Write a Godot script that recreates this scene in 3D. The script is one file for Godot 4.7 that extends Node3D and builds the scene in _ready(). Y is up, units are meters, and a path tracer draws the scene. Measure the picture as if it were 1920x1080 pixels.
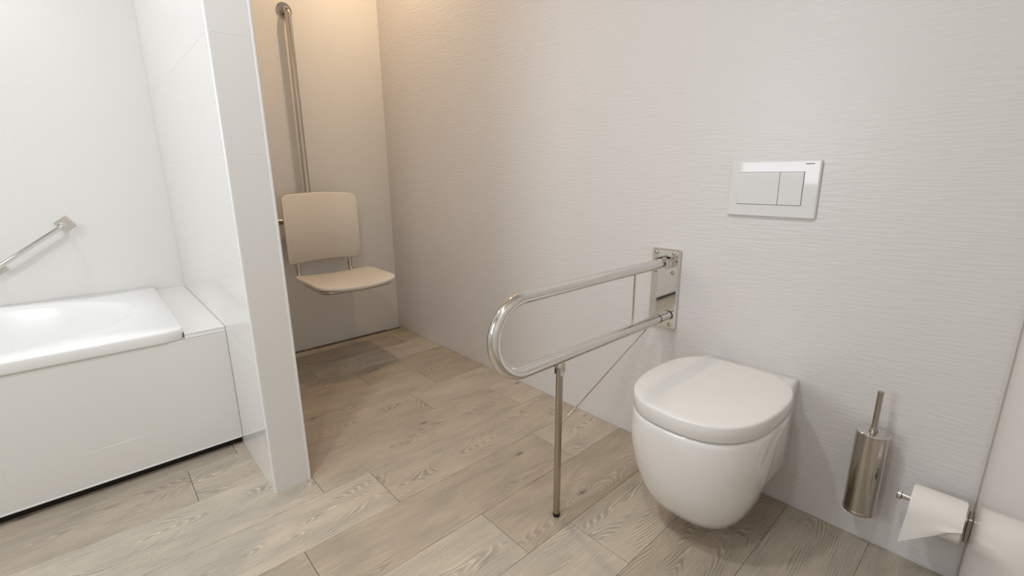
extends Node3D
# An accessible bathroom: shower niche behind a tiled partition, bath on its left, wall-hung toilet and fold-down rail on the relief-tiled back wall.
# x runs along the relief wall to the right, y is up, z comes out of the relief wall into the room.

const LEFT := -2.501
const RIGHT := 0.440
const FRONT := 3.05
const CEIL := 2.70
const PART_X := -1.159     # free end of the partition
const PART_Z0 := 1.093     # shower face
const PART_Z1 := 1.211     # bath face
const COURSE := 0.3178     # tile course height
const COURSE0 := 0.160     # first horizontal joint

var names := {}
var M := {}
var rng := RandomNumberGenerator.new()


# ---------------------------------------------------------------- mesh collector
class Shape:
	var tri := PackedVector3Array()
	var uv := PackedVector2Array()
	var group := PackedInt32Array()

	func t(a: Vector3, b: Vector3, c: Vector3, g: int, ua := Vector2.ZERO, ub := Vector2.ZERO, uc := Vector2.ZERO) -> void:
		tri.append(a); tri.append(b); tri.append(c)
		uv.append(ua); uv.append(ub); uv.append(uc)
		group.append(g)

	func q(a: Vector3, b: Vector3, c: Vector3, d: Vector3, g := -1) -> void:
		t(a, b, c, g)
		t(a, c, d, g)

	# a part that is closed by itself: its faces are turned outwards
	func closed(from: int) -> void:
		var v := 0.0
		for i in range(from, tri.size(), 3):
			v += tri[i].dot(tri[i + 1].cross(tri[i + 2]))
		if v > 0.0:   # counter-clockwise outside: Godot's front faces run clockwise
			for i in range(from, tri.size(), 3):
				var a := tri[i + 1]
				tri[i + 1] = tri[i + 2]
				tri[i + 2] = a
				var b := uv[i + 1]
				uv[i + 1] = uv[i + 2]
				uv[i + 2] = b

	func box(lo: Vector3, hi: Vector3, c := 0.0) -> void:
		var s := tri.size()
		var m := (lo + hi) / 2.0
		var h := (hi - lo) / 2.0
		c = minf(c, minf(h.x, minf(h.y, h.z)) * 0.95)
		if c <= 0.0:
			for ax in 3:
				for sg in [-1.0, 1.0]:
					var p := []
					for k in [[-1, -1], [1, -1], [1, 1], [-1, 1]]:
						var v := Vector3()
						v[ax] = sg
						v[(ax + 1) % 3] = k[0] * sg
						v[(ax + 2) % 3] = k[1]
						p.append(m + v * h)
					q(p[0], p[1], p[2], p[3])
			closed(s)
			return
		# chamfered: 6 faces, 12 edges, 8 corners
		for ax in 3:
			var a1 := (ax + 1) % 3
			var a2 := (ax + 2) % 3
			for sg in [-1.0, 1.0]:
				var p := []
				for k in [[-1, -1], [1, -1], [1, 1], [-1, 1]]:
					var v := Vector3()
					v[ax] = sg * h[ax]
					v[a1] = k[0] * sg * (h[a1] - c)
					v[a2] = k[1] * (h[a2] - c)
					p.append(m + v)
				q(p[0], p[1], p[2], p[3])
			for s1 in [-1.0, 1.0]:
				for s2 in [-1.0, 1.0]:
					var p := []
					for k in [[0, -1], [0, 1], [1, 1], [1, -1]]:
						var v := Vector3()
						v[ax] = k[1] * (h[ax] - c) * s1 * s2
						v[a1] = s1 * (h[a1] - (c if k[0] == 1 else 0.0))
						v[a2] = s2 * (h[a2] - (0.0 if k[0] == 1 else c))
						p.append(m + v)
					q(p[0], p[1], p[2], p[3])
		for sx in [-1.0, 1.0]:
			for sy in [-1.0, 1.0]:
				for sz in [-1.0, 1.0]:
					var a := m + Vector3(sx * h.x, sy * (h.y - c), sz * (h.z - c))
					var b := m + Vector3(sx * (h.x - c), sy * h.y, sz * (h.z - c))
					var d := m + Vector3(sx * (h.x - c), sy * (h.y - c), sz * h.z)
					if sx * sy * sz > 0:
						t(a, b, d, -1)
					else:
						t(a, d, b, -1)
		closed(s)

	# rings of equal length joined to a skin; ends closed when caps are on
	func loft(rings: Array, g := 1, cap0 := true, cap1 := true) -> void:
		var s := tri.size()
		var n: int = rings[0].size()
		for k in rings.size() - 1:
			var a: PackedVector3Array = rings[k]
			var b: PackedVector3Array = rings[k + 1]
			for i in n:
				var j := (i + 1) % n
				q(a[i], a[j], b[j], b[i], g)
		for e in 2:
			if (e == 0 and not cap0) or (e == 1 and not cap1):
				continue
			var r: PackedVector3Array = rings[0] if e == 0 else rings[rings.size() - 1]
			var m := Vector3.ZERO
			for v in r:
				m += v / float(n)
			for i in n:
				var j := (i + 1) % n
				if e == 0:
					t(r[j], r[i], m, -1)
				else:
					t(r[i], r[j], m, -1)
		closed(s)

	# round bar along a path
	func tube(path: Array, r: float, n := 20, g := 1) -> void:
		var rings := []
		var up := Vector3.ZERO
		for k in path.size():
			var d: Vector3
			if k == 0:
				d = path[1] - path[0]
			elif k == path.size() - 1:
				d = path[k] - path[k - 1]
			else:
				d = (path[k + 1] - path[k]).normalized() + (path[k] - path[k - 1]).normalized()
			d = d.normalized()
			if k == 0:
				up = Vector3.UP if absf(d.y) < 0.9 else Vector3.RIGHT
			up = (up - d * up.dot(d)).normalized()
			var side := d.cross(up)
			var ring := PackedVector3Array()
			for i in n:
				var a := TAU * i / n
				ring.append(path[k] + (up * cos(a) + side * sin(a)) * r)
			rings.append(ring)
		loft(rings, g)

	# profile [radius, height] turned about an axis through c
	func lathe(c: Vector3, prof: Array, axis := 1, n := 40, sharp := true) -> void:
		var s := tri.size()
		for k in prof.size() - 1:
			var gg := (k + 1) if sharp else 1
			for i in n:
				var a := TAU * i / n
				var b := TAU * (i + 1) / n
				q(_at(c, prof[k], a, axis), _at(c, prof[k], b, axis), _at(c, prof[k + 1], b, axis), _at(c, prof[k + 1], a, axis), gg)
		closed(s)

	func _at(c: Vector3, p: Array, a: float, axis: int) -> Vector3:
		var v := Vector3()
		v[axis] = p[1]
		v[(axis + 1) % 3] = p[0] * cos(a)
		v[(axis + 2) % 3] = p[0] * sin(a)
		return c + v

	func mesh() -> ArrayMesh:
		var st := SurfaceTool.new()
		st.begin(Mesh.PRIMITIVE_TRIANGLES)
		for i in group.size():
			var p := tri[i * 3]
			var b := tri[i * 3 + 1]
			var c := tri[i * 3 + 2]
			if (b - p).cross(c - p).length_squared() < 1e-20:
				continue
			st.set_smooth_group(group[i] if group[i] >= 0 else 0xFFFFFFFF)
			for k in 3:
				st.set_uv(uv[i * 3 + k])
				st.add_vertex(tri[i * 3 + k])
		st.generate_normals()
		return st.commit()


# ---------------------------------------------------------------- scene helpers
func numbered(called: String) -> String:
	var k: int = names.get(called, 0)
	names[called] = k + 1
	return called if k == 0 else "%s_%03d" % [called, k]

func thing(called: String, label: String, category: String, at := Vector3.ZERO, group := "") -> Node3D:
	var o := Node3D.new()
	o.name = numbered(called)
	o.position = at
	o.set_meta("label", label)
	o.set_meta("category", category)
	if group != "":
		o.set_meta("group", group)
	add_child(o)
	return o

func part(called: String, s: Shape, mat: Material, parent: Node3D, label := "") -> MeshInstance3D:
	var o := MeshInstance3D.new()
	o.name = called
	o.mesh = s.mesh()
	o.material_override = mat
	if label != "":
		o.set_meta("label", label)
	o.cast_shadow = GeometryInstance3D.SHADOW_CASTING_SETTING_ON
	parent.add_child(o, true)
	return o

# structure: the shape is written in world coordinates and moved to stand at its base
func structure(called: String, s: Shape, mat: Material, label: String, category: String) -> MeshInstance3D:
	var o := MeshInstance3D.new()
	o.name = called
	o.mesh = s.mesh()
	o.material_override = mat
	o.set_meta("kind", "structure")
	o.set_meta("label", label)
	o.set_meta("category", category)
	add_child(o)
	return o

func mat(c: Color, rough: float, metal := 0.0, spec := 0.5) -> StandardMaterial3D:
	var m := StandardMaterial3D.new()
	m.albedo_color = c
	m.roughness = rough
	m.metallic = metal
	m.metallic_specular = spec
	return m

func arc(c: Vector3, u: Vector3, v: Vector3, r: float, a0: float, a1: float, n: int) -> Array:
	var p := []
	for i in n + 1:
		var a := lerpf(a0, a1, float(i) / n)
		p.append(c + (u * cos(a) + v * sin(a)) * r)
	return p

func ring_super(cx: float, cz: float, a: float, b: float, n: float, y: float, count := 96) -> PackedVector3Array:
	var r := PackedVector3Array()
	for i in count:
		var t := TAU * i / count
		# even spacing in the angle seen from the middle
		var c := cos(t) * a
		var s := sin(t) * b
		var k := pow(pow(absf(c / a), n) + pow(absf(s / b), n), -1.0 / n)
		r.append(Vector3(cx + c * k, y, cz + s * k))
	return r


# ---------------------------------------------------------------- materials
func noise_bytes(sd: int, freq: float, w: int, h: int, to_w: int, to_h: int, octaves := 3) -> PackedByteArray:
	var n := FastNoiseLite.new()
	n.seed = sd
	n.noise_type = FastNoiseLite.TYPE_SIMPLEX_SMOOTH
	n.frequency = freq
	n.fractal_octaves = octaves
	var im := n.get_image(w, h, false, false, true)
	im.convert(Image.FORMAT_L8)
	im.resize(to_w, to_h, Image.INTERPOLATE_CUBIC)
	return im.get_data()

# limed oak: rings of a tilted trunk, drawn as pale lines between darker bands, over fine fibres and pores
func plank_texture(sd: int, rings: float, tilt: float, pith: float, depth: float, spacing: float, knots: int) -> ImageTexture:
	var w := 1500
	var h := 352
	var wob := noise_bytes(sd, 0.03, 75, 88, w, h, 2)
	var mask := noise_bytes(sd + 50, 0.05, 75, 60, w, h, 2)
	var streak := noise_bytes(sd + 100, 0.16, 40, 352, w, h, 3)
	var fine := noise_bytes(sd + 150, 0.4, 130, 352, w, h, 2)
	var tone := noise_bytes(sd + 200, 0.05, 60, 40, w, h, 3)
	var r := RandomNumberGenerator.new()
	r.seed = sd
	var kn := []
	for k in knots:
		kn.append([r.randf_range(0.1, 0.85), r.randf_range(-0.07, 0.07), r.randf_range(0.004, 0.009)])
	var out := PackedByteArray()
	out.resize(w * h * 3)
	for j in h:
		var v := (float(j) / h - 0.5) * 0.216
		for i in w:
			var at := j * w + i
			var u := float(i) / w * 0.922
			var wb := wob[at] / 255.0 - 0.5
			var d := depth + tilt * u + wb * 0.03
			var vv := v - pith + wb * 0.012
			var bend := 0.0
			var dark := 0.0
			for k in kn:
				var du: float = (u - k[0]) * 0.4
				var dv: float = v - k[1]
				var dd: float = (du * du + dv * dv) / (k[2] * k[2])
				if dd < 30.0:
					bend += exp(-dd * 0.2) * 0.014
					dark += exp(-dd * 1.4)
			var st := streak[at] / 255.0 - 0.5
			var fi := fine[at] / 255.0 - 0.5
			var tn := tone[at] / 255.0 - 0.5
			var ph := (sqrt(vv * vv + d * d) + bend) / spacing + st * 0.10
			var f := ph - floorf(ph)
			var line := clampf(1.0 - absf(f - 0.10) / 0.10, 0.0, 1.0)
			var band := clampf(1.0 - absf(f - 0.55) / 0.38, 0.0, 1.0)
			var m := clampf((mask[at] / 255.0 - 0.49) * 5.0, 0.08, 1.0) * rings
			var pore := clampf((fi - 0.12) * 4.0, 0.0, 1.0)
			var lime := clampf((-fi - 0.16) * 5.0, 0.0, 1.0)
			var k2 := 1.0 + st * 0.13 + fi * 0.08 + tn * 0.09 - pore * 0.09 + lime * 0.07 + m * (line * 0.21 * (0.75 + lime) - band * 0.15 * (0.8 + pore)) - minf(dark, 1.0) * 0.30
			var warm := tn * 0.015 + st * 0.01
			out[at * 3] = clampi(int(190.0 * k2 * (1.0 + warm)), 0, 255)
			out[at * 3 + 1] = clampi(int(179.0 * k2), 0, 255)
			out[at * 3 + 2] = clampi(int(163.0 * k2 * (1.0 - warm)), 0, 255)
	var im := Image.create_from_data(w, h, false, Image.FORMAT_RGB8, out)
	im.generate_mipmaps()
	return ImageTexture.create_from_image(im)

# relief of the wall tile: short wavy ridges that run level
func relief_texture() -> ImageTexture:
	var n := FastNoiseLite.new()
	n.seed = 11
	n.noise_type = FastNoiseLite.TYPE_SIMPLEX_SMOOTH
	n.frequency = 0.14
	n.fractal_octaves = 3
	n.fractal_gain = 0.55
	n.domain_warp_enabled = true
	n.domain_warp_amplitude = 9.0
	n.domain_warp_frequency = 0.012
	var im := n.get_image(230, 2048, false, false, true)
	im.convert(Image.FORMAT_L8)
	im.resize(2048, 2048, Image.INTERPOLATE_CUBIC)
	return ImageTexture.create_from_image(im)

func make_materials() -> void:
	M.tile = mat(Color(0.905, 0.895, 0.88), 0.13)
	M.grout = mat(Color(0.955, 0.95, 0.94), 0.6)
	M.wall_paint = mat(Color(0.88, 0.87, 0.855), 0.7)
	M.ceiling = mat(Color(0.92, 0.915, 0.9), 0.85)
	M.ceramic = mat(Color(0.925, 0.915, 0.9), 0.07)
	M.ceramic.clearcoat_enabled = true
	M.ceramic.clearcoat = 0.6
	M.ceramic.clearcoat_roughness = 0.04
	M.acrylic = mat(Color(0.955, 0.95, 0.94), 0.18)
	M.plastic = mat(Color(0.925, 0.915, 0.9), 0.14)
	M.gloss_plastic = mat(Color(0.91, 0.905, 0.90), 0.05)
	M.seat_board = mat(Color(0.91, 0.88, 0.84), 0.32)
	M.chrome = mat(Color(0.86, 0.85, 0.835), 0.09, 1.0)
	M.mirror_chrome = mat(Color(0.88, 0.87, 0.855), 0.035, 1.0)
	M.steel = mat(Color(0.77, 0.745, 0.71), 0.15, 1.0)
	M.brushed = mat(Color(0.70, 0.665, 0.62), 0.24, 1.0)
	M.dark_rubber = mat(Color(0.06, 0.055, 0.05), 0.6)
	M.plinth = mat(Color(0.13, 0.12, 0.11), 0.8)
	M.gap = mat(Color(0.25, 0.24, 0.23), 0.6)
	M.trim = mat(Color(0.93, 0.93, 0.925), 0.3)
	M.seal = mat(Color(0.84, 0.815, 0.79), 0.6)
	M.paper = mat(Color(0.93, 0.915, 0.89), 0.95, 0.0, 0.2)
	M.card = mat(Color(0.66, 0.56, 0.45), 0.9)
	M.subfloor = mat(Color(0.47, 0.43, 0.38), 0.9)
	M.print = mat(Color(0.55, 0.55, 0.55), 0.5)
	M.slot = mat(Color(0.10, 0.09, 0.08), 0.7)
	M.relief = mat(Color(0.885, 0.87, 0.86), 0.32)
	M.relief.heightmap_enabled = true
	M.relief.heightmap_texture = relief_texture()
	M.relief.heightmap_scale = 0.065
	M.planks = []
	var looks := [
		[1, 1.0, 0.20, 0.01, -0.10, 0.0075, 0], [2, 0.7, 0.05, -0.05, 0.03, 0.006, 1], [3, 0.9, 0.14, 0.03, -0.02, 0.006, 1],
		[4, 0.6, 0.10, 0.06, 0.05, 0.005, 1], [5, 1.1, 0.26, -0.01, -0.14, 0.009, 0], [6, 0.6, 0.03, 0.09, 0.02, 0.0055, 1], [7, 0.9, 0.12, -0.03, -0.06, 0.0065, 1]]
	for k in looks:
		var tex := plank_texture(k[0] * 17, k[1], k[2], k[3], k[4], k[5], k[6])
		var set_ := []
		for tint in [Color(1, 1, 1), Color(0.965, 0.955, 0.945), Color(0.93, 0.915, 0.90)]:
			var m := mat(tint, 0.46, 0.0, 0.4)
			m.albedo_texture = tex
			set_.append(m)
		M.planks.append(set_)


# ---------------------------------------------------------------- camera and light
func set_camera() -> void:
	var yaw := 0.8341
	var pitch := 0.2398
	var roll := -0.0093
	var fw := Vector3(-sin(yaw) * cos(pitch), -sin(pitch), -cos(yaw) * cos(pitch))
	var r := Vector3(cos(yaw), 0, -sin(yaw))
	var u := r.cross(fw)
	var r2 := r * cos(roll) + u * sin(roll)
	var u2 := u * cos(roll) - r * sin(roll)
	var cam := Camera3D.new()
	cam.name = "camera"
	cam.fov = rad_to_deg(2.0 * atan(540.0 / 870.477))
	cam.near = 0.005
	cam.far = 50.0
	cam.transform = Transform3D(Basis(r2, u2, -fw), Vector3(0.4011, 1.05, 1.5316))
	add_child(cam)
	cam.current = true

func set_environment() -> void:
	var e := Environment.new()
	e.background_mode = Environment.BG_COLOR
	e.background_color = Color(0.8, 0.86, 0.95)
	e.tonemap_mode = Environment.TONE_MAPPER_LINEAR
	e.tonemap_exposure = 0.42
	e.sdfgi_enabled = true
	e.ssao_enabled = true
	e.ssil_enabled = true
	var w := WorldEnvironment.new()
	w.name = "world_environment"
	w.environment = e
	add_child(w)

# recessed downlight: ring, glowing lens and a small lamp just below it
func downlight(at: Vector3, energy: float, c: Color, size: float, label: String) -> void:
	var o := thing("ceiling_light", label, "light", at, "recessed ceiling downlights")
	var s := Shape.new()
	s.lathe(Vector3.ZERO, [[0.038, -0.001], [0.050, -0.006], [0.052, -0.003], [0.052, 0.0], [0.038, 0.0], [0.038, -0.001]], 1, 36)
	part("ring", s, M.trim, o)
	s = Shape.new()
	s.lathe(Vector3.ZERO, [[0.0, -0.003], [0.0378, -0.003], [0.0378, 0.0], [0.0, 0.0]], 1, 36)
	var g := mat(Color(0.9, 0.9, 0.9), 0.4)
	g.emission_enabled = true
	g.emission = c
	g.emission_energy_multiplier = 6.0
	part("lens", s, g, o)
	var l := SpotLight3D.new()
	l.name = "lamp"
	l.light_color = c
	l.light_energy = energy
	l.light_size = size
	l.spot_angle = 84.0
	l.spot_angle_attenuation = 0.9
	l.spot_range = 12.0
	l.spot_attenuation = 2.0
	l.shadow_enabled = true
	l.position = Vector3(0, -0.012 - size, 0)
	l.rotation_degrees = Vector3(-90, 0, 0)
	o.add_child(l)

func lights() -> void:
	downlight(Vector3(-1.90, CEIL, 0.27), 2.0, Color(1.0, 0.87, 0.71), 0.03, "warm recessed downlight above the shower corner")
	downlight(Vector3(-2.07, CEIL, 1.95), 1.5, Color(0.98, 0.99, 1.0), 0.03, "recessed downlight above the bath")
	downlight(Vector3(-0.61, CEIL, 1.62), 2.8, Color(0.965, 0.983, 1.0), 0.06, "recessed downlight above the middle of the floor")
	downlight(Vector3(0.12, CEIL, 1.79), 1.8, Color(0.965, 0.983, 1.0), 0.06, "recessed downlight above the floor before the toilet")


# ---------------------------------------------------------------- the room
# tiles on a face: ax is the axis the face looks along, sg its direction, the face lies at f
func tile_face(parent: Node3D, ax: int, sg: float, f: float, h0: float, h1: float, joints: Array, top := CEIL, course0 := COURSE0, bottom := 0.002) -> void:
	var ys := [bottom]
	var y := course0
	while y < top - 0.02:
		if y > bottom + 0.01:
			ys.append(y)
		y += COURSE
	ys.append(top)
	var hs := [h0]
	for j in joints:
		if j > h0 + 0.02 and j < h1 - 0.02:
			hs.append(j)
	hs.append(h1)
	for a in ys.size() - 1:
		for b in hs.size() - 1:
			var g := 0.00055
			var lo := Vector3()
			var hi := Vector3()
			lo.y = ys[a] + (g if a > 0 else 0.0)
			hi.y = ys[a + 1] - (g if a < ys.size() - 2 else 0.0)
			var other := 2 if ax == 0 else 0
			lo[other] = hs[b] + (g if b > 0 else 0.0)
			hi[other] = hs[b + 1] - (g if b < hs.size() - 2 else 0.0)
			lo[ax] = minf(f, f - sg * 0.006)
			hi[ax] = maxf(f, f - sg * 0.006)
			var s := Shape.new()
			s.box(lo, hi, 0.0003)
			part("tile", s, M.tile, parent)

func build_room() -> void:
	# floor: subfloor and planks, laid at right angles to the relief wall
	var s := Shape.new()
	s.box(Vector3(LEFT - 0.1, -0.16, -0.1), Vector3(RIGHT + 0.1, -0.006, FRONT + 0.1))
	var fl := structure("floor", s, M.subfloor, "grey-beige limed oak plank floor with staggered end joints", "floor")
	var seams := [-2.449, -2.386, -2.170, -1.958, -1.742, -1.518, -1.298, -1.052, -0.834, -0.607, -0.391, -0.177, 0.038, 0.254, 0.4395]
	var ends := [0.6, 0.135, 0.757, 0.591, 0.326, 0.489, 0.165, 0.921, 0.305, 0.757, 0.579, 0.245, 0.70, 0.42]
	var kinds := [1, 3, 2, 6, 0, 1, 5, 4, 2, 3, 0, 4, 6, 5]
	rng.seed = 5
	for k in ends.size():
		var z: float = ends[k]
		while z > 0.003:
			z -= 0.922
		var n := 0
		while z < FRONT:
			var z0 := maxf(z, 0.0025)
			var z1 := minf(z + 0.922, FRONT - 0.001)
			if z1 - z0 > 0.01:
				s = Shape.new()
				plank(s, seams[k] + 0.0004, seams[k + 1] - 0.0004, z0 + (0.0007 if z0 == z else 0.0), z1 - 0.0007, z, (k * 3 + n) % 2 == 1, (k + n) % 3 == 1)
				var kind: int = (kinds[k] + n * 3) % M.planks.size()
				part("plank", s, M.planks[kind][rng.randi() % 3], fl)
			z += 0.922
			n += 1
	# relief wall
	s = Shape.new()
	s.box(Vector3(LEFT - 0.1, -0.05, -0.12), Vector3(RIGHT + 0.1, CEIL + 0.05, 0.0))
	for i in s.tri.size():
		s.uv[i] = Vector2((s.tri[i].x - LEFT + 0.1) / 3.128, 1.0 - (s.tri[i].y + 0.05) / 2.55)
	structure("wall_back", s, M.relief, "white wall tiled with wavy horizontal relief behind the toilet", "wall")
	# left wall, shower and bath ends
	s = Shape.new()
	s.box(Vector3(LEFT - 0.12, -0.05, 0.0), Vector3(LEFT - 0.0005, CEIL + 0.05, FRONT + 0.1))
	var wl := structure("wall_left", s, M.grout, "glossy white tiled wall behind the shower seat and the bath", "wall")
	tile_face(wl, 0, 1.0, LEFT, 0.001, PART_Z0 - 0.001, [0.72], CEIL, COURSE0, 0.0)
	tile_face(wl, 0, 1.0, LEFT, PART_Z1 + 0.001, FRONT, [1.719, 2.355], CEIL, COURSE0, 0.0)
	# right wall
	s = Shape.new()
	s.box(Vector3(RIGHT + 0.0005, -0.05, 0.0), Vector3(RIGHT + 0.12, CEIL + 0.05, FRONT + 0.1))
	var wr := structure("wall_right", s, M.grout, "smooth glossy tiled wall beside the toilet roll", "wall")
	for b in [[0.0, COURSE0 - 0.0005], [COURSE0 + 0.0005, CEIL]]:
		s = Shape.new()
		s.box(Vector3(RIGHT, b[0], 0.008), Vector3(RIGHT + 0.006, b[1], FRONT), 0.0003)
		part("panel", s, M.tile, wr)
	# partition
	s = Shape.new()
	s.box(Vector3(LEFT, 0.0, PART_Z0 + 0.0005), Vector3(PART_X - 0.0005, CEIL, PART_Z1 - 0.0005))
	var wp := structure("wall_partition", s, M.grout, "white tiled partition wall between bath and shower", "wall")
	tile_face(wp, 2, 1.0, PART_Z1, LEFT + 0.001, PART_X - 0.009, [], CEIL)
	tile_face(wp, 2, -1.0, PART_Z0, LEFT + 0.001, PART_X - 0.009, [-2.43, -1.795], CEIL)
	tile_face(wp, 0, 1.0, PART_X, PART_Z0 + 0.009, PART_Z1 - 0.009, [], CEIL)
	for k in 2:
		var zc: float = PART_Z0 if k == 0 else PART_Z1
		s = Shape.new()
		if k == 0:
			s.box(Vector3(PART_X - 0.009, 0.004, zc - 0.0008), Vector3(PART_X + 0.0008, CEIL, zc + 0.009), 0.0025)
		else:
			s.box(Vector3(PART_X - 0.009, 0.0, zc - 0.009), Vector3(PART_X + 0.0008, CEIL, zc + 0.0008), 0.0025)
		structure("trim_%d" % (k + 1), s, M.trim, ["white corner strip on the shower edge of the partition", "white corner strip on the bath edge of the partition"][k], "trim")
	# corner strip between relief wall and right wall
	s = Shape.new()
	s.box(Vector3(RIGHT - 0.007, 0.001, 0.0003), Vector3(RIGHT, CEIL, 0.006), 0.0025)
	structure("trim_3", s, M.seal, "pale sealing strip in the corner beside the toilet roll", "trim")
	# ceiling
	s = Shape.new()
	s.box(Vector3(LEFT - 0.1, CEIL, -0.1), Vector3(RIGHT + 0.1, CEIL + 0.1, FRONT + 0.1))
	structure("ceiling", s, M.ceiling, "plain white ceiling with recessed lights", "ceiling")
	# wall behind the camera, with the window that the flush plate mirrors
	var wx0 := -1.50
	var wx1 := -0.62
	var wy0 := 0.90
	var wy1 := 1.95
	s = Shape.new()
	s.box(Vector3(LEFT, 0.0, FRONT), Vector3(wx0, CEIL, FRONT + 0.12))
	s.box(Vector3(wx1, 0.0, FRONT), Vector3(RIGHT, CEIL, FRONT + 0.12))
	s.box(Vector3(wx0, 0.0, FRONT), Vector3(wx1, wy0, FRONT + 0.12))
	s.box(Vector3(wx0, wy1, FRONT), Vector3(wx1, CEIL, FRONT + 0.12))
	structure("wall_front", s, M.wall_paint, "plain white wall with the frosted window", "wall")
	s = Shape.new()
	var fz := FRONT + 0.03
	for b in [[wx0, wx0 + 0.05, wy0, wy1], [wx1 - 0.05, wx1, wy0, wy1], [wx0 + 0.05, wx1 - 0.05, wy0, wy0 + 0.05], [wx0 + 0.05, wx1 - 0.05, wy1 - 0.05, wy1]]:
		s.box(Vector3(b[0], b[2], fz), Vector3(b[1], b[3], fz + 0.06), 0.004)
	var wn := structure("window_1", s, M.trim, "white framed frosted window in the front wall", "window")
	s = Shape.new()
	s.box(Vector3(wx0 + 0.05, wy0 + 0.05, fz + 0.025), Vector3(wx1 - 0.05, wy1 - 0.05, fz + 0.035))
	var pm := mat(Color(0.85, 0.88, 0.92), 0.5)
	pm.emission_enabled = true
	pm.emission = Color(0.86, 0.92, 1.0)
	pm.emission_energy_multiplier = 1.6
	part("pane", s, pm, wn)
	var al := AreaLight3D.new()
	al.name = "window_daylight"
	al.area_size = Vector2(wx1 - wx0 - 0.1, wy1 - wy0 - 0.1)
	al.light_color = Color(0.96, 0.98, 1.0)
	al.light_energy = 3.1
	al.shadow_enabled = true
	al.position = Vector3((wx0 + wx1) / 2.0, (wy0 + wy1) / 2.0, fz - 0.01)
	add_child(al)

func plank(s: Shape, x0: float, x1: float, z0: float, z1: float, zs: float, flip_u: bool, flip_v: bool) -> void:
	var b := 0.0008
	var from := s.tri.size()
	s.box(Vector3(x0, -0.0055, z0), Vector3(x1, 0.0, z1), b)
	for i in range(from, s.tri.size()):
		var u := (s.tri[i].z - zs) / 0.922
		var v := (s.tri[i].x - x0) / 0.216
		s.uv[i] = Vector2(1.0 - u if flip_u else u, 1.0 - v if flip_v else v)


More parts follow.
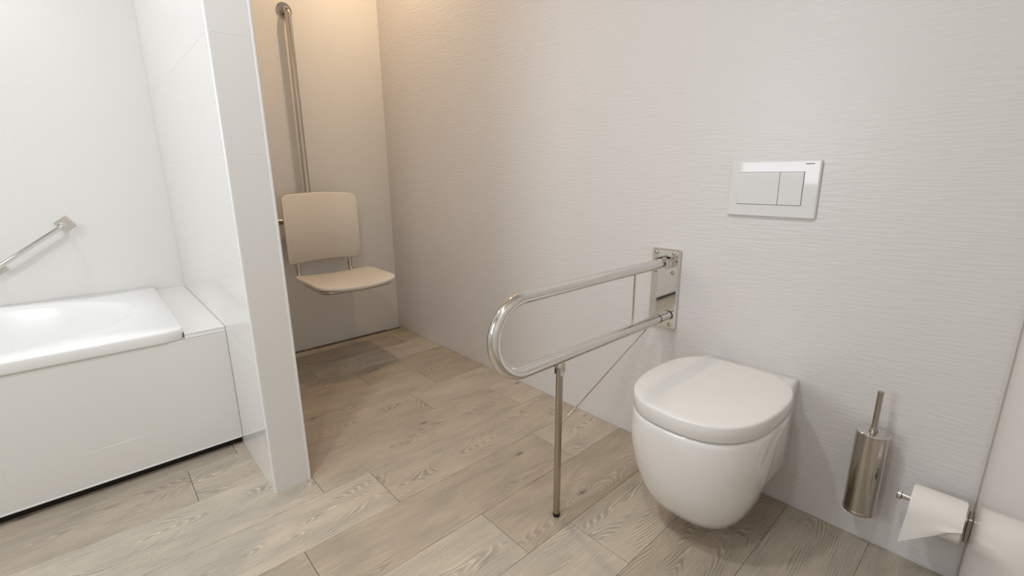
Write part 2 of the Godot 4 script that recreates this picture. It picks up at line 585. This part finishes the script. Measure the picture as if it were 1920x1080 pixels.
# ---------------------------------------------------------------- bath
func build_bath() -> void:
	var cx := (LEFT + -1.568) / 2.0
	var a := (-1.568 - LEFT) / 2.0 - 0.001
	var z0 := 1.340
	var z1 := FRONT - 0.003
	var cz := (z0 + z1) / 2.0
	var b := (z1 - z0) / 2.0
	var o := thing("bathtub", "white acrylic built-in bath with a broad rim", "bathtub", Vector3(cx, 0.483, cz))
	var s := Shape.new()
	var off := Vector3(cx, 0.483, cz)
	var rings := []
	for k in [[0.984, 0.4825], [0.998, 0.4825], [1.0, 0.4845], [1.0, 0.513], [0.9985, 0.5195], [0.992, 0.5225]]:
		rings.append(ring_super(0, 0, a - (1.0 - k[0]) * a, b - (1.0 - k[0]) * a, 60.0, k[1] - 0.483, 160))
	var ia := 0.418
	var ib := 0.752
	var icx := -2.04 - cx
	var icz := 2.205 - cz
	for k in [[1.012, 0.5225], [1.0, 0.5215], [0.988, 0.517], [0.975, 0.505], [0.955, 0.47], [0.915, 0.38], [0.86, 0.27], [0.80, 0.19], [0.72, 0.145], [0.6, 0.128], [0.3, 0.12], [0.02, 0.118]]:
		rings.append(ring_super(icx, icz + (1.0 - k[0]) * 0.1, ia * k[0], ib * k[0], 2.4, k[1] - 0.483, 160))
	# underside of the basin, so that the bath is a closed shell
	for k in [[0.02, 0.11], [0.72, 0.125], [0.87, 0.25], [0.965, 0.46]]:
		rings.append(ring_super(icx, icz + (1.0 - k[0]) * 0.1, ia * k[0] + 0.006, ib * k[0] + 0.006, 2.4, k[1] - 0.483, 160))
	rings.append(rings[0])
	s.loft(rings, 1, false, false)
	part("tub", s, M.acrylic, o)
	s = Shape.new()
	s.lathe(Vector3(icx, 0.118 - 0.483, 0.0), [[0.0, 0.006], [0.026, 0.006], [0.032, 0.001], [0.032, -0.004], [0.0, -0.004]], 1, 32)
	part("drain_plug", s, M.chrome, o)

	# tiled apron and ledge
	s = Shape.new()
	s.box(Vector3(-0.030, 0.004, PART_Z1 + 0.001 - 2.13), Vector3(-0.0005, 0.4475, FRONT - 2.131))
	var p := part("apron", s, M.grout, o, "white tiled apron with a shadow gap below")
	p.position = Vector3(-1.575, 0.034, 2.13) - off
	var hs := [PART_Z1 + 0.001, 1.8475, 2.4835, FRONT - 0.001]
	for k in hs.size() - 1:
		for c in 2:
			s = Shape.new()
			var y0 := 0.0065 if c == 0 else COURSE0 - 0.034 + 0.0004
			var y1 := COURSE0 - 0.034 - 0.0004 if c == 0 else 0.4475
			s.box(Vector3(-0.006, y0, hs[k] - 2.13 + 0.0004), Vector3(0.0, y1, hs[k + 1] - 2.13 - 0.0004), 0.0003)
			part("tile", s, M.tile, p)
	s = Shape.new()
	s.box(Vector3(-0.030, -0.001, PART_Z1 + 0.001 - 2.13), Vector3(0.0008, 0.006, FRONT - 2.131), 0.0015)
	part("edge_strip", s, M.trim, p)
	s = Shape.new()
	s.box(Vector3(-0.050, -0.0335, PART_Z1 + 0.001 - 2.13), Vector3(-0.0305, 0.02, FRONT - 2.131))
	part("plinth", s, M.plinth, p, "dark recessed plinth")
	var l := thing("bath_ledge", "white tiled ledge between bath end and partition", "ledge", Vector3(-2.04, 0.4825, 1.276))
	s = Shape.new()
	s.box(Vector3(LEFT + 2.04 + 0.001, 0.0, PART_Z1 - 1.276 + 0.001), Vector3(0.465, 0.0105, 0.0635), 0.0)
	part("bed", s, M.grout, l)
	for k in 2:
		s = Shape.new()
		s.box(Vector3([LEFT + 2.04 + 0.001, 0.0605][k], 0.0105, PART_Z1 - 1.276 + 0.001), Vector3([0.0595, 0.465][k], 0.0185, 0.0635), 0.0008)
		part("tile", s, M.tile, l)

	# chrome grab bar on the wall above the bath
	var g := thing("bath_grab_bar", "short slanting chrome grab bar with square plates above the bath", "grab bar", Vector3(LEFT, 0.852, 1.608))
	var e0 := Vector3(0.062, 0.0, 0.0)
	var e1 := Vector3(0.062, -0.1665, 0.243)
	var dirn := (e1 - e0).normalized()
	var nn := Vector3(0, dirn.z, -dirn.y)
	s = Shape.new()
	var path := [Vector3(0.004, 0, 0), Vector3(0.040, 0, 0)]
	path.append_array(arc(Vector3(0.040, 0, 0) + dirn * 0.022, -dirn, Vector3.RIGHT, 0.022, 0.0, PI / 2, 8))
	path.append_array(arc(Vector3(0.040, e1.y, e1.z) - dirn * 0.022, Vector3.RIGHT, dirn, 0.022, 0.0, PI / 2, 8))
	path.append(Vector3(0.004, e1.y, e1.z))
	s.tube(path, 0.0095, 18)
	part("bar", s, M.chrome, g)
	for c in [Vector3.ZERO, Vector3(0, e1.y, e1.z)]:
		s = Shape.new()
		var d := 0.026
		var rr := []
		for k in [[1.0, 0.0005], [1.0, 0.008], [0.92, 0.0105]]:
			var ring := PackedVector3Array()
			for sg in [[1, 1], [1, -1], [-1, -1], [-1, 1]]:
				ring.append(c + Vector3(k[1], 0, 0) + dirn * (d * k[0] * sg[0]) + nn * (d * k[0] * sg[1]))
			rr.append(ring)
		s.loft(rr, -1)
		part("wall_plate", s, M.mirror_chrome, g)


# ---------------------------------------------------------------- shower
func build_shower() -> void:
	# linear drain
	var o := thing("shower_drain", "narrow slotted linear drain along the shower wall", "drain", Vector3(-2.474, 0.0, 0.6))
	var s := Shape.new()
	s.box(Vector3(-0.0225, -0.0055, -0.488), Vector3(0.0225, -0.0045, 0.488))
	part("channel", s, M.slot, o)
	s = Shape.new()
	for x in [-0.0225, 0.0185]:
		s.box(Vector3(x, -0.0045, -0.488), Vector3(x + 0.004, -0.0005, 0.488), 0.0006)
	for z in [-0.492, 0.488]:
		s.box(Vector3(-0.0225, -0.0045, z), Vector3(0.0225, -0.0005, z + 0.004), 0.0006)
	part("frame", s, M.brushed, o)
	s = Shape.new()
	var z := -0.480
	while z < 0.486:
		s.box(Vector3(-0.0185, -0.0042, z), Vector3(0.0185, -0.0008, z + 0.006))
		z += 0.0135
	part("grate", s, M.brushed, o).set_meta("kind", "stuff")
	# plank strip at the foot of the wall beyond the drain end
	# grab rail: upright with a turned-in top, level bar behind the seat
	var g := thing("shower_grab_rail", "tall stainless steel shower rail with round wall flanges", "grab rail", Vector3(LEFT, 0.80, 0.552))
	s = Shape.new()
	var path := [Vector3(0.002, 1.125, 0), Vector3(0.025, 1.125, 0)]
	path.append_array(arc(Vector3(0.025, 1.095, 0), Vector3.UP, Vector3.RIGHT, 0.030, 0.0, PI / 2, 10))
	path.append(Vector3(0.055, 0.6, 0))
	path.append(Vector3(0.055, 0.0, 0))
	s.tube(path, 0.0165, 20)
	part("upright", s, M.steel, g)
	s = Shape.new()
	path = [Vector3(0.002, 0, -0.215), Vector3(0.025, 0, -0.215)]
	path.append_array(arc(Vector3(0.025, 0, -0.185), Vector3(0, 0, -1), Vector3.RIGHT, 0.030, 0.0, PI / 2, 10))
	path.append_array(arc(Vector3(0.025, 0, 0.455), Vector3.RIGHT, Vector3(0, 0, 1), 0.030, 0.0, PI / 2, 10))
	path.append(Vector3(0.002, 0, 0.485))
	s.tube(path, 0.0165, 20)
	part("level_bar", s, M.steel, g)
	for c in [Vector3(0, 1.125, 0), Vector3(0, 0, -0.215), Vector3(0, 0, 0.485)]:
		s = Shape.new()
		s.lathe(c, [[0.0, 0.001], [0.040, 0.001], [0.040, 0.006], [0.036, 0.009], [0.0, 0.009]], 0, 36)
		part("flange", s, M.steel, g)

	# hanging seat
	var t := thing("shower_chair", "off-white hanging shower seat with backrest and steel tubes", "shower seat", Vector3(LEFT, 0.47, 0.515))
	s = Shape.new()
	# backrest: bowed board, x forward
	var fr := []
	var bk := []
	var cols := 20
	for i in cols + 1:
		var q := lerpf(-1.0, 1.0, float(i) / cols)
		var inset := 0.0
		var zc := q * 0.212
		var x := 0.118 + 0.012 * q * q
		var yt := 0.492 - 0.014 * q * q
		var yb := 0.102 - 0.014 * q * q
		var c := maxf(0.0, absf(q) - 0.93) / 0.07
		yt -= 0.014 * c * c
		yb += 0.008 * c * c
		fr.append([x, yb, yt, zc])
	var front_rings := []
	for i in cols + 1:
		var f: Array = fr[i]
		var r := PackedVector3Array()
		var th := 0.018
		for k in [[0.0, f[1] + 0.006], [0.0, (f[1] + f[2]) / 2.0], [0.0, f[2] - 0.006], [0.006, f[2]], [th - 0.006, f[2]], [th, f[2] - 0.006], [th, (f[1] + f[2]) / 2.0], [th, f[1] + 0.006], [th - 0.006, f[1]], [0.006, f[1]]]:
			r.append(Vector3(f[0] + k[0], k[1], f[3]))
		front_rings.append(r)
	s.loft(front_rings, 1)
	part("backrest", s, M.seat_board, t)
	# seat board: rounded outline, slightly dished
	s = Shape.new()
	var outline := PackedVector2Array()
	var n := 72
	for i in n:
		var a := TAU * i / n
		var ee := 12.0
		var c := cos(a)
		var sn := sin(a)
		var k := pow(pow(absf(c), ee) + pow(absf(sn), ee), -1.0 / ee)
		var xx := 0.405 + c * k * 0.195
		var zz := sn * k * 0.222
		if c > 0.0:
			xx += 0.035 * (1.0 - pow(absf(zz) / 0.222, 2.0)) * c * k
			xx -= 0.015
		outline.append(Vector2(xx, zz))
	var lay := []
	for k in [[0.2, 0.013], [0.97, 0.013], [0.993, 0.0145], [1.0, 0.018], [1.0, 0.026], [0.993, 0.0290], [0.975, 0.030], [0.6, 0.030], [0.2, 0.030]]:
		var r := PackedVector3Array()
		for v in outline:
			var x2: float = 0.405 + (v.x - 0.405) * k[0]
			var z2: float = v.y * k[0]
			var y2: float = k[1] + 0.012 * pow(z2 / 0.222, 2.0) - 0.008 * pow(maxf(0.0, x2 - 0.45) / 0.16, 2.0)
			r.append(Vector3(x2, y2, z2))
		lay.append(r)
	s.loft(lay, 1)
	part("seat", s, M.seat_board, t)
	# tubes: hook over the level bar, down behind the backrest, under the seat and round its front
	for sg in [-1.0, 1.0]:
		s = Shape.new()
		var zt: float = sg * 0.155
		var pth := [Vector3(0.085, 0.345, zt), Vector3(0.105, 0.325, zt), Vector3(0.105, 0.06, zt)]
		pth.append_array(arc(Vector3(0.150, 0.041, zt), Vector3.LEFT, Vector3.DOWN, 0.045, 0.1, PI / 2, 8))
		pth.append(Vector3(0.40, -0.004, zt))
		s.tube(pth, 0.0135, 16)
		part("support_tube", s, M.steel, t)
		s = Shape.new()
		s.lathe(Vector3(0.055, 0.33, zt), [[0.0175, -0.02], [0.026, -0.02], [0.026, 0.02], [0.0175, 0.02], [0.0175, -0.02]], 2, 24)
		part("hook", s, M.steel, t)
	s = Shape.new()
	var fp := [Vector3(0.30, 0.000, -0.185)]
	fp.append_array(arc(Vector3(0.535, 0.001, -0.145), Vector3(0, 0, -1), Vector3.RIGHT, 0.04, 0.0, PI / 2, 8))
	fp.append(Vector3(0.584, -0.002, 0.0))
	fp.append_array(arc(Vector3(0.535, 0.001, 0.145), Vector3.RIGHT, Vector3(0, 0, 1), 0.04, 0.0, PI / 2, 8))
	fp.append(Vector3(0.30, 0.000, 0.185))
	s.tube(fp, 0.011, 16)
	part("front_tube", s, M.steel, t)


# ---------------------------------------------------------------- fold-down rail
func build_rail() -> void:
	var o := thing("fold_down_rail", "polished steel fold-down support rail with a floor leg beside the toilet", "support rail", Vector3(-0.440, 0.0, 0.0))
	var s := Shape.new()
	# wall plate
	s.box(Vector3(-0.060, 0.495, 0.0008), Vector3(0.046, 0.786, 0.018), 0.003)
	var wp := part("wall_plate", s, M.mirror_chrome, o, "mirror-polished wall plate")
	for c in [Vector3(-0.042, 0.772, 0), Vector3(0.026, 0.772, 0), Vector3(-0.042, 0.703, 0), Vector3(0.026, 0.703, 0), Vector3(-0.042, 0.510, 0), Vector3(0.026, 0.510, 0)]:
		s = Shape.new()
		s.lathe(c, [[0.0, 0.0215], [0.003, 0.0215], [0.006, 0.0205], [0.0072, 0.018], [0.0, 0.018]], 2, 16)
		part("screw", s, M.steel, wp)
	# hinge fork and collars
	s = Shape.new()
	s.box(Vector3(-0.026, 0.722, 0.018), Vector3(-0.019, 0.758, 0.062), 0.003)
	part("hinge_cheek", s, M.chrome, o)
	s = Shape.new()
	s.box(Vector3(0.019, 0.722, 0.018), Vector3(0.026, 0.758, 0.062), 0.003)
	part("hinge_cheek", s, M.chrome, o)
	s = Shape.new()
	s.tube([Vector3(-0.032, 0.740, 0.046), Vector3(0.032, 0.740, 0.046)], 0.006, 16)
	part("hinge_pin", s, M.chrome, o)
	s = Shape.new()
	s.tube([Vector3(0, 0.533, 0.018), Vector3(0, 0.533, 0.052)], 0.0165, 24)
	part("lower_socket", s, M.chrome, o)
	s = Shape.new()
	s.tube([Vector3(0, 0.533, 0.052), Vector3(0, 0.533, 0.058)], 0.0172, 24)
	part("rubber_ring", s, M.dark_rubber, o, "black rubber ring")
	# the bent tube
	s = Shape.new()
	var r := 0.1035
	var zc := 0.728
	var path := [Vector3(0, 0.740, 0.028), Vector3(0, 0.740, 0.3)]
	path.append_array(arc(Vector3(0, 0.6365, zc), Vector3.UP, Vector3.BACK, r, 0.0, PI, 36))
	path.append(Vector3(0, 0.533, 0.3))
	path.append(Vector3(0, 0.533, 0.058))
	s.tube(path, 0.0175, 28)
	part("rail_tube", s, M.chrome, o)
	# stay rod between the two bars, guide wire to the leg
	s = Shape.new()
	s.tube([Vector3(0, 0.735, 0.216), Vector3(0, 0.538, 0.216)], 0.0032, 10)
	part("stay_rod", s, M.steel, o)
	s = Shape.new()
	s.tube([Vector3(0.0, 0.520, 0.105), Vector3(0.0, 0.315, 0.575)], 0.0022, 10)
	part("guide_wire", s, M.steel, o)
	# leg
	s = Shape.new()
	s.tube([Vector3(0, 0.012, 0.588), Vector3(0, 0.497, 0.584)], 0.0105, 20)
	var leg := part("leg", s, M.brushed, o)
	s = Shape.new()
	s.lathe(Vector3(0, 0, 0.588), [[0.0, 0.0003], [0.0105, 0.0003], [0.0115, 0.003], [0.0115, 0.012], [0.0, 0.012]], 1, 20)
	part("rubber_foot", s, M.dark_rubber, leg, "black rubber foot")
	s = Shape.new()
	for x in [-0.0135, 0.0105]:
		s.box(Vector3(x, 0.480, 0.574), Vector3(x + 0.003, 0.522, 0.594), 0.001)
	s.tube([Vector3(-0.016, 0.494, 0.584), Vector3(0.016, 0.494, 0.584)], 0.004, 12)
	part("leg_bracket", s, M.chrome, leg)


# ---------------------------------------------------------------- toilet
# plan outline: round front, straighter narrower back
func bowl_ring(w: float, zf: float, zb: float, y: float, taper: float, nf := 2.65, nb := 5.0, count := 96) -> PackedVector3Array:
	var zm := lerpf(zb, zf, 0.42)
	var r := PackedVector3Array()
	for i in count:
		var t := TAU * i / count
		var c := cos(t)
		var s := sin(t)
		var n := nf if s > 0.0 else nb
		var k := pow(pow(absf(c), n) + pow(absf(s), n), -1.0 / n)
		var z := s * k * ((zf - zm) if s > 0.0 else (zm - zb))
		var x := c * k * w
		if s < 0.0:
			var d := absf(s * k)
			x *= 1.0 - taper * d * d
		r.append(Vector3(x, y, zm + z))
	return r

func build_toilet() -> void:
	var o := thing("toilet", "white wall-hung toilet with closed lid", "toilet", Vector3(-0.128, 0.0, 0.0))
	var s := Shape.new()
	var rings := []
	for k in [[0.045, 0.30, 0.19, 0.052], [0.082, 0.345, 0.17, 0.056], [0.110, 0.386, 0.155, 0.068], [0.132, 0.419, 0.15, 0.092], [0.149, 0.447, 0.15, 0.13], [0.161, 0.468, 0.15, 0.17], [0.172, 0.486, 0.15, 0.22], [0.181, 0.500, 0.15, 0.28], [0.186, 0.509, 0.13, 0.34], [0.188, 0.512, 0.055, 0.385], [0.187, 0.511, 0.052, 0.395], [0.183, 0.507, 0.055, 0.400], [0.17, 0.49, 0.07, 0.401]]:
		rings.append(bowl_ring(k[0], k[1], k[2], k[3], 0.26, 2.65, 5.0 if k[3] > 0.36 else 2.6))
	s.loft(rings, 1)
	part("bowl", s, M.ceramic, o)
	# rear block against the wall
	s = Shape.new()
	var back := []
	for k in [[0.0012, 0.146, 0.140, 0.432], [0.004, 0.148, 0.138, 0.434], [0.05, 0.147, 0.143, 0.434], [0.060, 0.147, 0.144, 0.428], [0.066, 0.147, 0.145, 0.402], [0.16, 0.149, 0.152, 0.400], [0.25, 0.151, 0.160, 0.398], [0.30, 0.150, 0.175, 0.395], [0.33, 0.140, 0.20, 0.39]]:
		var ring := PackedVector3Array()
		var c := 0.010
		for p in [[-1, 0, 0, 1], [-1, 1, 1, 1], [1, 1, 1, 1], [1, 0, 0, 1]]:
			var x: float = p[0] * k[1]
			var y: float = k[3] if p[1] == 1 else k[2]
			var sy := -1.0 if p[1] == 1 else 1.0
			var first := Vector3(x, y + sy * c, k[0])
			var mid := Vector3(x - p[0] * c * 0.3, y + sy * c * 0.3, k[0])
			var second := Vector3(x - p[0] * c, y, k[0])
			if (p[0] == -1) == (p[1] == 1):
				ring.append(first); ring.append(mid); ring.append(second)
			else:
				ring.append(second); ring.append(mid); ring.append(first)
		back.append(ring)
	s.loft(back, 1)
	part("rear_block", s, M.ceramic, o)
	# gap ring, seat ring hidden by the lid's skirt
	s = Shape.new()
	s.loft([bowl_ring(0.178, 0.502, 0.062, 0.4005, 0.27), bowl_ring(0.178, 0.502, 0.062, 0.4065, 0.27)], 1)
	part("seat_buffer", s, M.gap, o)
	s = Shape.new()
	rings = []
	for k in [[0.180, 0.504, 0.060, 0.4045], [0.186, 0.510, 0.055, 0.4045], [0.1885, 0.5125, 0.053, 0.4075], [0.1885, 0.5125, 0.053, 0.443], [0.1880, 0.5120, 0.0535, 0.4465], [0.1862, 0.510, 0.055, 0.4490], [0.183, 0.506, 0.058, 0.4503], [0.17, 0.49, 0.075, 0.4509], [0.10, 0.40, 0.15, 0.4514], [0.02, 0.29, 0.26, 0.4515]]:
		rings.append(bowl_ring(k[0], k[1], k[2], k[3], 0.26))
	s.loft(rings, 1)
	part("lid", s, M.plastic, o)
	for x in [-0.085, 0.085]:
		s = Shape.new()
		s.tube([Vector3(x - 0.02, 0.4375, 0.052), Vector3(x + 0.02, 0.4375, 0.052)], 0.008, 16)
		part("hinge", s, M.plastic, o)

	# flush plate
	var f := thing("flush_plate", "white dual flush plate on the relief wall above the toilet", "flush plate", Vector3(-0.124, 1.0, 0.0))
	s = Shape.new()
	s.box(Vector3(-0.123, -0.082, 0.0005), Vector3(0.123, 0.082, 0.0115), 0.0035)
	part("plate", s, M.gloss_plastic, f)
	s = Shape.new()
	s.box(Vector3(-0.0955, -0.0455, 0.0112), Vector3(0.0845, 0.0505, 0.0120))
	part("button_gap", s, M.gap, f)
	for k in 2:
		s = Shape.new()
		var x0: float = [-0.0945, 0.0222][k]
		var x1: float = [0.0210, 0.0835][k]
		# each button leans a little: its top edge stands further out
		var ra := PackedVector3Array([Vector3(x0, -0.0445, 0.0115), Vector3(x1, -0.0445, 0.0115), Vector3(x1, 0.0495, 0.0115), Vector3(x0, 0.0495, 0.0115)])
		var rb := PackedVector3Array([Vector3(x0, -0.0445, 0.0135), Vector3(x1, -0.0445, 0.0135), Vector3(x1, 0.0495, 0.0150), Vector3(x0, 0.0495, 0.0150)])
		var rc := PackedVector3Array([Vector3(x0 + 0.0008, -0.0437, 0.0142), Vector3(x1 - 0.0008, -0.0437, 0.0142), Vector3(x1 - 0.0008, 0.0487, 0.0157), Vector3(x0 + 0.0008, 0.0487, 0.0157)])
		s.loft([ra, rb, rc], -1)
		part("button", s, M.gloss_plastic, f)
	s = Shape.new()
	s.box(Vector3(0.083, 0.0705, 0.0112), Vector3(0.106, 0.0735, 0.01165))
	part("small_mark", s, M.print, f, "small grey printed mark")


# ---------------------------------------------------------------- small things on the right
func build_small() -> void:
	var o := thing("toilet_brush", "polished steel toilet brush holder with lid and handle on the wall", "toilet brush", Vector3(0.222, 0.122, 0.056))
	var s := Shape.new()
	s.lathe(Vector3.ZERO, [[0.0, 0.0], [0.036, 0.0], [0.038, 0.002], [0.038, 0.008], [0.0372, 0.010], [0.0372, 0.240], [0.0, 0.240]], 1, 48)
	part("canister", s, M.steel, o)
	s = Shape.new()
	s.lathe(Vector3.ZERO, [[0.0, 0.2405], [0.0378, 0.2405], [0.0385, 0.242], [0.0385, 0.245], [0.0365, 0.247], [0.0, 0.247]], 1, 48)
	part("cover", s, M.chrome, o)
	s = Shape.new()
	s.lathe(Vector3.ZERO, [[0.0, 0.247], [0.010, 0.247], [0.010, 0.252], [0.0075, 0.254], [0.0068, 0.262], [0.0068, 0.355], [0.0075, 0.356], [0.0075, 0.361], [0.0, 0.361]], 1, 24)
	part("handle", s, M.brushed, o)
	s = Shape.new()
	s.box(Vector3(-0.012, 0.12, -0.0555), Vector3(0.012, 0.17, -0.036), 0.002)
	part("wall_bracket", s, M.brushed, o)

	var h := thing("toilet_roll_holder", "chrome toilet roll holder bar on the right wall", "roll holder", Vector3(RIGHT, 0.232, 0.085))
	s = Shape.new()
	s.tube([Vector3(-0.010, 0, 0), Vector3(-0.132, 0, 0)], 0.0085, 20)
	part("bar", s, M.chrome, h)
	s = Shape.new()
	s.lathe(Vector3.ZERO, [[0.0, -0.143], [0.0105, -0.143], [0.0125, -0.141], [0.0125, -0.134], [0.0105, -0.132], [0.0, -0.132]], 0, 24)
	part("end_knob", s, M.chrome, h)
	s = Shape.new()
	s.box(Vector3(-0.010, -0.045, -0.014), Vector3(-0.001, 0.020, 0.030), 0.002)
	part("wall_plate", s, M.brushed, h)

	var p := thing("toilet_roll", "white toilet paper roll with its end folded to a point", "toilet roll", Vector3(0.376, 0.232, 0.085))
	s = Shape.new()
	var ro := 0.052
	var c0 := Vector3(0, -0.012, 0)
	s.lathe(c0, [[0.0205, -0.050], [ro - 0.002, -0.050], [ro, -0.048], [ro, 0.048], [ro - 0.002, 0.050], [0.0205, 0.050], [0.0205, -0.050]], 0, 56)
	part("paper", s, M.paper, p)
	s = Shape.new()
	s.lathe(c0, [[0.0193, -0.0482], [0.0204, -0.0482], [0.0204, 0.0482], [0.0193, 0.0482], [0.0193, -0.0482]], 0, 32)
	part("core", s, M.card, p)
	# hanging end: leaves the roll at the front, its right corner folded up behind, so that it ends in a point on the left
	s = Shape.new()
	var cols := 12
	var rows := 16
	var outer := []
	var inner := []
	for i in cols + 1:
		var q := float(i) / cols
		var x := lerpf(-0.050, 0.050, q)
		var yend := lerpf(-0.100, 0.0, q)
		var a := []
		var b := []
		for j in rows + 1:
			var f := float(j) / rows
			var pt: Vector3
			var nrm: Vector3
			if f < 0.5:
				var ang := lerpf(PI * 0.5, 0.0, f / 0.5)
				nrm = Vector3(0, sin(ang), cos(ang))
				pt = c0 + nrm * (ro + 0.0006)
			else:
				var e := (f - 0.5) / 0.5
				nrm = Vector3(0, 0, 1)
				pt = Vector3(0, lerpf(c0.y, yend, e), ro + 0.0006 + 0.004 * sin(e * PI) * q + 0.003 * e)
			pt.x = x - 0.006 * maxf(0.0, f - 0.5) * 2.0 * (1.0 - q)
			a.append(pt + nrm * 0.0007)
			b.append(pt)
		outer.append(a)
		inner.append(b)
	for i in cols:
		for j in rows:
			s.q(outer[i][j], outer[i + 1][j], outer[i + 1][j + 1], outer[i][j + 1], 1)
			s.q(inner[i][j], inner[i][j + 1], inner[i + 1][j + 1], inner[i + 1][j], 2)
	for i in cols:
		s.q(outer[i][rows], outer[i + 1][rows], inner[i + 1][rows], inner[i][rows], -1)
		s.q(outer[i + 1][0], outer[i][0], inner[i][0], inner[i + 1][0], -1)
	for j in rows:
		s.q(outer[0][j], outer[0][j + 1], inner[0][j + 1], inner[0][j], -1)
		s.q(outer[cols][j + 1], outer[cols][j], inner[cols][j], inner[cols][j + 1], -1)
	s.closed(0)
	part("folded_end", s, M.paper, p)


func _ready() -> void:
	set_camera()
	set_environment()
	make_materials()
	lights()
	build_room()
	build_bath()
	build_shower()
	build_rail()
	build_toilet()
	build_small()
